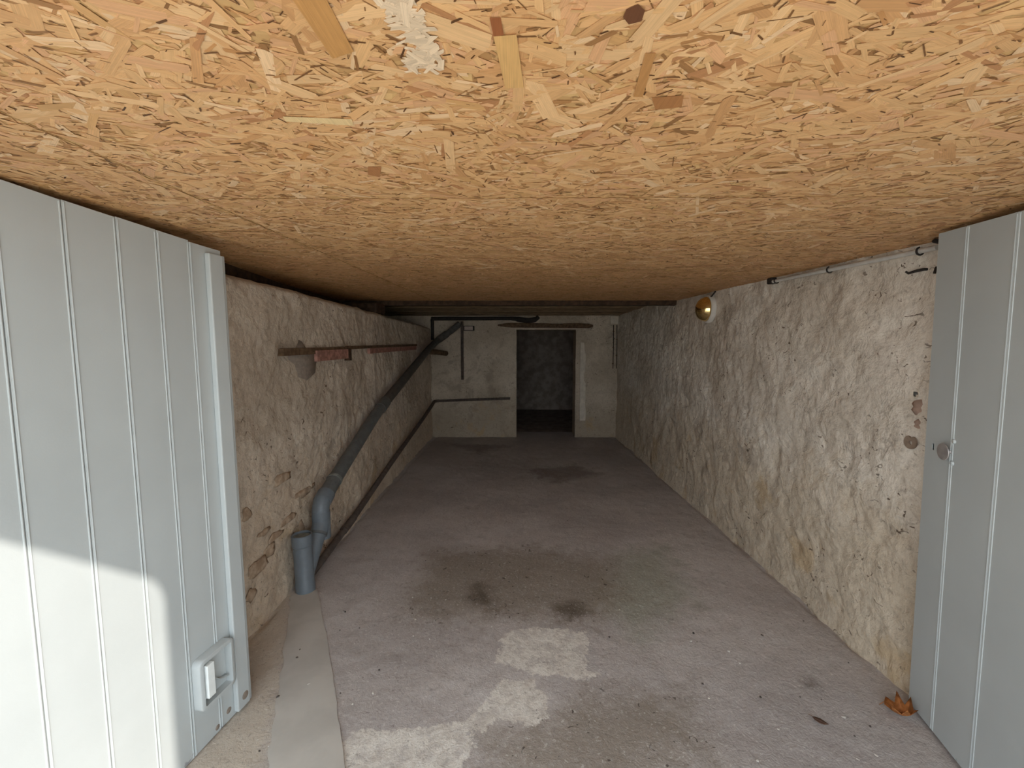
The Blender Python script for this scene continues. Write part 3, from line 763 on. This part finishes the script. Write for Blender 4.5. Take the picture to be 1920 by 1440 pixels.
lathe_obj('standpipe_plug', [(0, 0.342), (0.030, 0.345), (0.0495, 0.342), (0.0495, 0.3385)], (0, 0, -0.003), (-0.03, 0.0, 1), 'pvc_dirty', dp, 24)
A = [(-1.268, 2.455, 0.09), (-1.266, 2.52, 0.16), (-1.264, 2.60, 0.245), (-1.263, 2.628, 0.275)]
dpart('branch', A, 0.0455, 'pvc')
dpart('branch_collar', [(-1.263, 2.622, 0.268), (-1.263, 2.634, 0.281)], 0.0535, 'pvc_old')
el = catmull([(-1.263, 2.634, 0.281), (-1.263, 2.668, 0.325), (-1.264, 2.680, 0.375), (-1.265, 2.675, 0.418), (-1.266, 2.700, 0.462), (-1.266, 2.735, 0.478)], 5)
dpart('elbow', el, 0.0535, 'pvc')
dpart('elbow_ring', [(-1.265, 2.676, 0.405), (-1.265, 2.677, 0.230)], 0.0562, 'pvc')
dpart('elbow_socket', [(-1.266, 2.700, 0.460), (-1.266, 2.765, 0.491)], 0.0565, 'pvc')
dpart('coupling', [(-1.266, 2.762, 0.489), (-1.266, 2.90, 0.545)], 0.0500, 'pvc_old')
dpart('coupling_ring', [(-1.266, 2.885, 0.539), (-1.266, 2.905, 0.547)], 0.0530, 'pvc_dirty')
dpart('lower_run', [(-1.266, 2.90, 0.545), (-1.265, 3.115, 0.625), (-1.262, 3.74, 0.852), (-1.262, 4.0, 0.925)], 0.0475, 'pvc_old')
dpart('lower_collar', [(-1.262, 3.92, 0.901), (-1.262, 4.08, 0.948)], 0.0535, 'pvc_old')
dpart('upper_run', catmull([(-1.262, 4.05, 0.94), (-1.265, 4.844, 1.129), (-1.27, 5.682, 1.33), (-1.27, 6.30, 1.475), (-1.21, 6.68, 1.60), (-1.03, 6.81, 1.745), (-0.90, 6.85, 1.86)], 6), 0.0475, 'pvc_dark')
dpart('upper_collar', [(-1.21, 6.68, 1.60), (-1.10, 6.77, 1.69)], 0.0545, 'pvc_dark')
dpart('stub_branch', [(-1.27, 6.10, 1.42), (-1.22, 6.5, 1.41), (-1.13, 6.86, 1.385)], 0.040, 'old_wood')
# supply pipe low along the left wall, turning onto the back wall
tp = tag(empty('supply_pipe', (-1.30, 2.62, 0.01)), 'thin rusty brown pipe running low along the left wall', 'pipe')
def tpart(name, pts, r, mat):
    bm = bmesh.new(); tube(bm, [Vector(p) - Vector((-1.30, 2.62, 0.01)) for p in pts], r, 14)
    o = from_bm(name, bm, mat, tp); smooth_by_angle(o); return o
tpart('long_run', [(-1.300, 2.56, 0.028), (-1.300, 3.281, 0.105), (-1.303, 4.295, 0.263), (-1.325, 6.146, 0.49), (-1.345, 6.86, 0.58)], 0.025, 'rust')
tpart('sleeve', [(-1.300, 3.10, 0.086), (-1.300, 3.30, 0.108)], 0.029, 'rust')
tpart('corner_bend', catmull([(-1.345, 6.86, 0.58), (-1.335, 6.94, 0.60), (-1.27, 6.955, 0.606)], 5), 0.024, 'rust')
tpart('back_run', [(-1.27, 6.955, 0.606), (-0.6, 6.95, 0.63), (-0.10, 6.95, 0.648)], 0.020, 'rust')
# pipes at the top of the back wall
hp = tag(empty('overhead_pipe', (-1.37, 6.93, 1.94)), 'dark pipe under the ceiling of the back wall with a sagging bend', 'pipe')
def hpart(name, pts, r, mat='black_iron', seg=14):
    bm = bmesh.new(); tube(bm, [Vector(p) - Vector((-1.37, 6.93, 1.94)) for p in pts], r, seg)
    o = from_bm(name, bm, mat, hp); smooth_by_angle(o); return o
hpart('straight_run', [(-1.37, 6.93, 1.942), (-0.5, 6.93, 1.945), (0.0, 6.92, 1.945)], 0.030)
hpart('sagging_bend', catmull([(-0.10, 6.90, 1.945), (0.05, 6.88, 1.925), (0.18, 6.87, 1.908), (0.30, 6.88, 1.925), (0.35, 6.90, 1.965)], 5), [0.030] * 4 + [0.042] * 12 + [0.034] * 5)
hpart('corner_drop', [(-1.355, 6.93, 1.94), (-1.355, 6.93, 1.60)], 0.026)
vp = tag(tube_obj('drop_pipe', [(0, 0, 0.945), (0, 0, 0.4), (0, 0, 0)], 0.022, 'rust'), 'thin dark vertical pipe hanging down the back wall', 'pipe')
vp.location = (-0.878, 6.945, 0.955)
jb = tag(empty('junction_box', (-0.765, 6.955, 1.79)), 'small beige junction box beside the vertical pipe', 'junction box')
box_obj('housing', (-0.085, 0.085, -0.035, 0.03, -0.04, 0.038), 'black_iron', jb, 0.006)
box_obj('cover', (-0.072, 0.066, -0.044, -0.0355, -0.030, 0.030), 'box_plastic', jb, 0.003)
# cable and block in the right back corner
cb = tag(empty('corner_cable', (1.60, 6.93, 1.84)), 'pair of thin cables clipped in the right back corner', 'cable')
for dx in (-0.035, 0.02):
    tube_obj('cable', [(dx, 0.01, 0.0), (dx + 0.006, 0.012, -0.35), (dx + 0.004, 0.01, -0.70)], 0.006, 'black_iron', cb, 8)
for k in range(5):
    box_obj('clip', (-0.044 + 0.055 * (k % 2), -0.022 + 0.055 * (k % 2), 0.0, 0.022, -0.10 - 0.13 * k - 0.007, -0.10 - 0.13 * k + 0.007), 'old_wood', cb)
tag(box_obj('corner_block', (1.515, 1.645, 6.93, 7.02, 1.86, 1.985), 'pale_plaster', None, 0.012), 'pale plaster block under the ceiling in the right back corner', 'block')

# ------------------------------------------------------------------ rail on the left wall
rl = tag(empty('wall_rail', (XL, 2.4, 1.44)), 'old brown wooden rail with a faded red board on the left wall', 'rail')
def rp(y, z, out): return Vector((wl(y, z) + out, y, z)) - Vector((XL, 2.4, 1.44))
def rail_piece(name, y0, y1, zf, h, d, mat, n=14, lab=None):
    bm = bmesh.new(); prev = None
    for k in range(n + 1):
        y = y0 + (y1 - y0) * k / n; z = zf(y)
        X = XL + d - 0.02 * max(0, (y - 3.5) / 3.5) * 2.6 - 0
        X = float(xl(np.array(y))) + d
        a = [Vector((X, y, z - h)), Vector((X, y, z + h)), Vector((X - d - 0.03, y, z + h)), Vector((X - d - 0.03, y, z - h))]
        a = [bm.verts.new(v - Vector((XL, 2.4, 1.44))) for v in a]
        if prev:
            for j in range(4): bm.faces.new((prev[j], prev[(j + 1) % 4], a[(j + 1) % 4], a[j]))
        else: bm.faces.new(a[::-1])
        prev = a
    bm.faces.new(prev); bmesh.ops.recalc_face_normals(bm, faces=bm.faces)
    o = from_bm(name, bm, mat, rl)
    if lab: o['label'] = lab
    return o
def rz(y): return 1.437 + (y - 2.42) * 0.0185
rail_piece('batten', 2.42, 3.36, lambda y: rz(y) - 0.004, 0.021, 0.030, 'old_wood')
rail_piece('rear_batten', 3.36, 5.85, lambda y: rz(y) + 0.008, 0.012, 0.030, 'old_wood')
rail_piece('faded_shelf', 3.9, 5.85, lambda y: rz(y) - 0.030, 0.024, 0.020, 'red_wood')
rail_piece('red_board', 2.80, 3.32, lambda y: rz(y) - 0.038, 0.036, 0.042, 'red_wood', lab='faded red board')
rail_piece('end_bracket', 3.322, 3.37, lambda y: rz(y) - 0.045, 0.046, 0.048, 'dark_timber')

# ------------------------------------------------------------------ things on the right wall
lx = wr(3.69, 1.79) - 0.004
lp = tag(empty('bulkhead_lamp', (lx, 3.68, 1.79)), 'round bulkhead lamp with amber glass on the right wall', 'lamp')
lathe_obj('base', [(0, 0.01), (0.116, 0.01), (0.119, -0.008), (0.117, -0.022), (0.109, -0.030), (0.100, -0.028), (0, -0.024)], (0, 0, 0), (1, 0, 0), 'lamp_base', lp)
lathe_obj('glass_dome', [(0.104, -0.0305), (0.104, -0.034), (0.099, -0.048), (0.090, -0.068), (0.075, -0.087), (0.050, -0.101), (0.025, -0.107), (0, -0.109)], (0, 0, 0), (1, 0, 0), 'amber', lp)['label'] = 'shiny amber glass dome'
tube_obj('cable', catmull([(-0.02, -0.06, 0.09), (-0.012, -0.085, 0.112), (0.002, -0.10, 0.139)], 4), 0.006, 'black_iron', lp, 8)

cd = tag(empty('conduit', (1.628, 1.62, 1.85)), 'thin white conduit clipped high on the right wall', 'conduit')
c0 = Vector((1.628, 1.62, 1.85))
P0 = Vector((1.632, 2.77, 1.880)); P1 = Vector((1.626, 1.70, 1.842))
tube_obj('tube', [P0 - c0, P0.lerp(P1, 0.5) - c0, P1 - c0], 0.0105, 'conduit', cd, 12)
for t in (0.03, 0.46, 0.93):
    p = P0.lerp(P1, t) - c0
    arc = [(p.x + 0.016 * math.sin(a) - 0.0, p.y, p.z - 0.016 * math.cos(a)) for a in np.linspace(-2.6, 1.2, 9)]
    arc = [(p.x - 0.0155 * math.cos(a), p.y - 0.002, p.z + 0.0155 * math.sin(a)) for a in np.linspace(-2.6, 1.3, 10)]
    tube_obj('clip_hook', arc, 0.0035, 'black_iron', cd, 8)
box_obj('end_stop', (P0.x - c0.x - 0.014, P0.x - c0.x + 0.03, P0.y - c0.y, P0.y - c0.y + 0.05, 0.018, 0.055), 'black_iron', cd, 0.006)
tube_obj('end_hook', catmull([(0.02, 0.085, 0.012), (-0.016, 0.08, 0.016), (-0.02, 0.055, 0.010), (-0.012, 0.03, 0.0), (0.02, 0.025, -0.004)], 4), 0.008, 'black_iron', cd, 8)
def nail(pts, loc, r, label):
    o = tube_obj('iron_nail', pts, r, 'black_iron', None, 8); o.location = loc; tag(o, label, 'nail'); return o
nail([(0.03, 0.0, 0.0), (-0.012, 0.004, 0.0), (-0.020, 0.030, -0.002), (-0.022, 0.062, -0.006), (-0.03, 0.068, 0.003)], (wr(1.80, 1.775), 1.790, 1.776), [0.005, 0.006, 0.006, 0.005, 0.004], 'bent black iron nail in the right wall under the conduit')
nail([(0.03, 0.0, 0.0), (-0.02, 0.0, 0.0), (-0.024, 0.0, -0.022)], (wr(1.73, 1.765), 1.728, 1.770), 0.005, 'short black iron peg in the wall beside the right gate leaf')
bm = bmesh.new(); n = 28   # worn notched plate
ro = []; ri = []
for k in range(n):
    a = 2 * math.pi * k / n; d = abs(((a - math.pi / 2 + math.pi) % (2 * math.pi)) - math.pi)
    r = 0.029 - 0.010 * max(0, 1 - d / 0.5); ro.append((r * math.cos(a), r * math.sin(a))); ri.append((0.008 * math.cos(a) - 0.002, 0.008 * math.sin(a) - 0.003))
rings = [[bm.verts.new((x, p[0], p[1])) for p in R_] for R_, x in ((ro, 0.003), (ro, -0.003), (ri, -0.003), (ri, 0.003))]
for a, b in zip(rings, rings[1:] + rings[:1]):
    for k in range(n): bm.faces.new((a[k], a[(k + 1) % n], b[(k + 1) % n], b[k]))
bmesh.ops.recalc_face_normals(bm, faces=bm.faces)
o = from_bm('rusty_washer', bm, 'rust_plate'); o.location = (wr(1.777, 1.063) - 0.006, 1.777, 1.063)
tag(o, 'notched rusty metal washer fixed to the right wall', 'washer')

# ------------------------------------------------------------------ leaves and crumbs on the floor
def leaf(name, outline, curl, mat, loc, rz_, label, size=1.0, tilt=(0, 0)):
    root = empty(name, loc); root.rotation_euler = (tilt[0], tilt[1], rz_); tag(root, label, 'leaf')
    bm = bmesh.new(); n = len(outline)
    def zz(x, y): return curl * (x * x * 6 + y * y * 14) * size
    T = []; B = []
    for s, store in ((0.0008, T), (-0.0008, B)):
        cen = bm.verts.new((0, 0, s)); inner = [bm.verts.new((x * 0.5 * size, y * 0.5 * size, zz(x * 0.5, y * 0.5) + s)) for x, y in outline]
        outer = [bm.verts.new((x * size, y * size, zz(x, y) + s)) for x, y in outline]
        for i in range(n):
            j = (i + 1) % n; bm.faces.new((cen, inner[i], inner[j])); bm.faces.new((inner[i], outer[i], outer[j], inner[j]))
        store += outer
    for i in range(n):
        j = (i + 1) % n; bm.faces.new((T[i], B[i], B[j], T[j]))
    bmesh.ops.recalc_face_normals(bm, faces=bm.faces)
    from_bm('blade', bm, mat, root, smooth=True)
    x0 = min(p[0] for p in outline) * size
    tube_obj('stalk', [(0.02 * size, 0, zz(0.02, 0) + 0.001), (x0 * 0.6, 0, zz(x0 / size * 0.6, 0) + 0.0015), (x0 * 1.0, 0.001, zz(x0 / size, 0) + 0.001), (x0 * 1.5, 0.004, 0.004)], 0.0011, mat, root, 6)
    return root
maple = [(-0.045, 0.0), (-0.040, -0.018), (-0.020, -0.022), (-0.012, -0.040), (0.006, -0.024), (0.030, -0.034), (0.030, -0.014), (0.052, 0.0), (0.034, 0.012), (0.030, 0.036), (0.008, 0.025), (-0.010, 0.042), (-0.020, 0.022), (-0.042, 0.020)]
leaf('dry_leaf', maple, 2.2, 'leaf', (1.535, 1.600, 0.004), -0.9, 'curled orange dry leaf at the foot of the right gate leaf', 1.1, (0.12, -0.25))
oval = [(-0.026, 0.0), (-0.018, -0.009), (-0.002, -0.014), (0.014, -0.010), (0.027, 0.0), (0.013, 0.009), (-0.002, 0.013), (-0.018, 0.008)]
leaf('dry_leaf', oval, 1.5, 'leaf_dark', (1.185, 1.562, 0.004), -0.75, 'small dark brown oval leaf lying on the concrete', 1.0)
def crumb_mesh(seed):
    bm = bmesh.new(); bmesh.ops.create_icosphere(bm, subdivisions=1, radius=1.0); r = random.Random(seed)
    for v in bm.verts: v.co *= r.uniform(0.7, 1.15)
    me = bpy.data.meshes.new('plaster_crumb'); bm.to_mesh(me); bm.free(); return me
cw = [crumb_mesh(i) for i in range(4)]; cdk = [crumb_mesh(i + 9) for i in range(4)]
for m_ in cw: m_.materials.append(M['crumb'])
for m_ in cdk: m_.materials.append(M['crumb_dark'])
rc = random.Random(5)
for k in range(64):
    dark = k % 2 == 0
    if k < 22: x = rc.uniform(0.75, 1.55); y = rc.uniform(1.4, 2.3)
    elif k < 44: x = rc.uniform(-1.05, -0.4); y = rc.uniform(1.38, 2.4)
    else: x = rc.uniform(-0.9, 1.4); y = rc.uniform(1.5, 3.6)
    if x > 1.45 and y < 1.68: x -= 0.2
    if x < -1.0 and y < 1.7: x += 0.2
    o = bpy.data.objects.new('plaster_crumb' if not dark else 'grit_crumb', (cdk if dark else cw)[k % 4]); COL.objects.link(o)
    s = rc.uniform(0.0025, 0.0065); o.scale = (s * rc.uniform(0.9, 1.8), s, s * 0.55); o.location = (x, y, 0.0025 + s * 0.3 + (0.004 if x < -0.5 else 0)); o.rotation_euler = (0, 0, rc.uniform(0, 3))
    tag(o, 'tiny dark grit crumb lying on the concrete' if dark else 'tiny white plaster crumb lying on the concrete', 'crumb', 'dark grit on the floor' if dark else 'plaster crumbs on the floor')
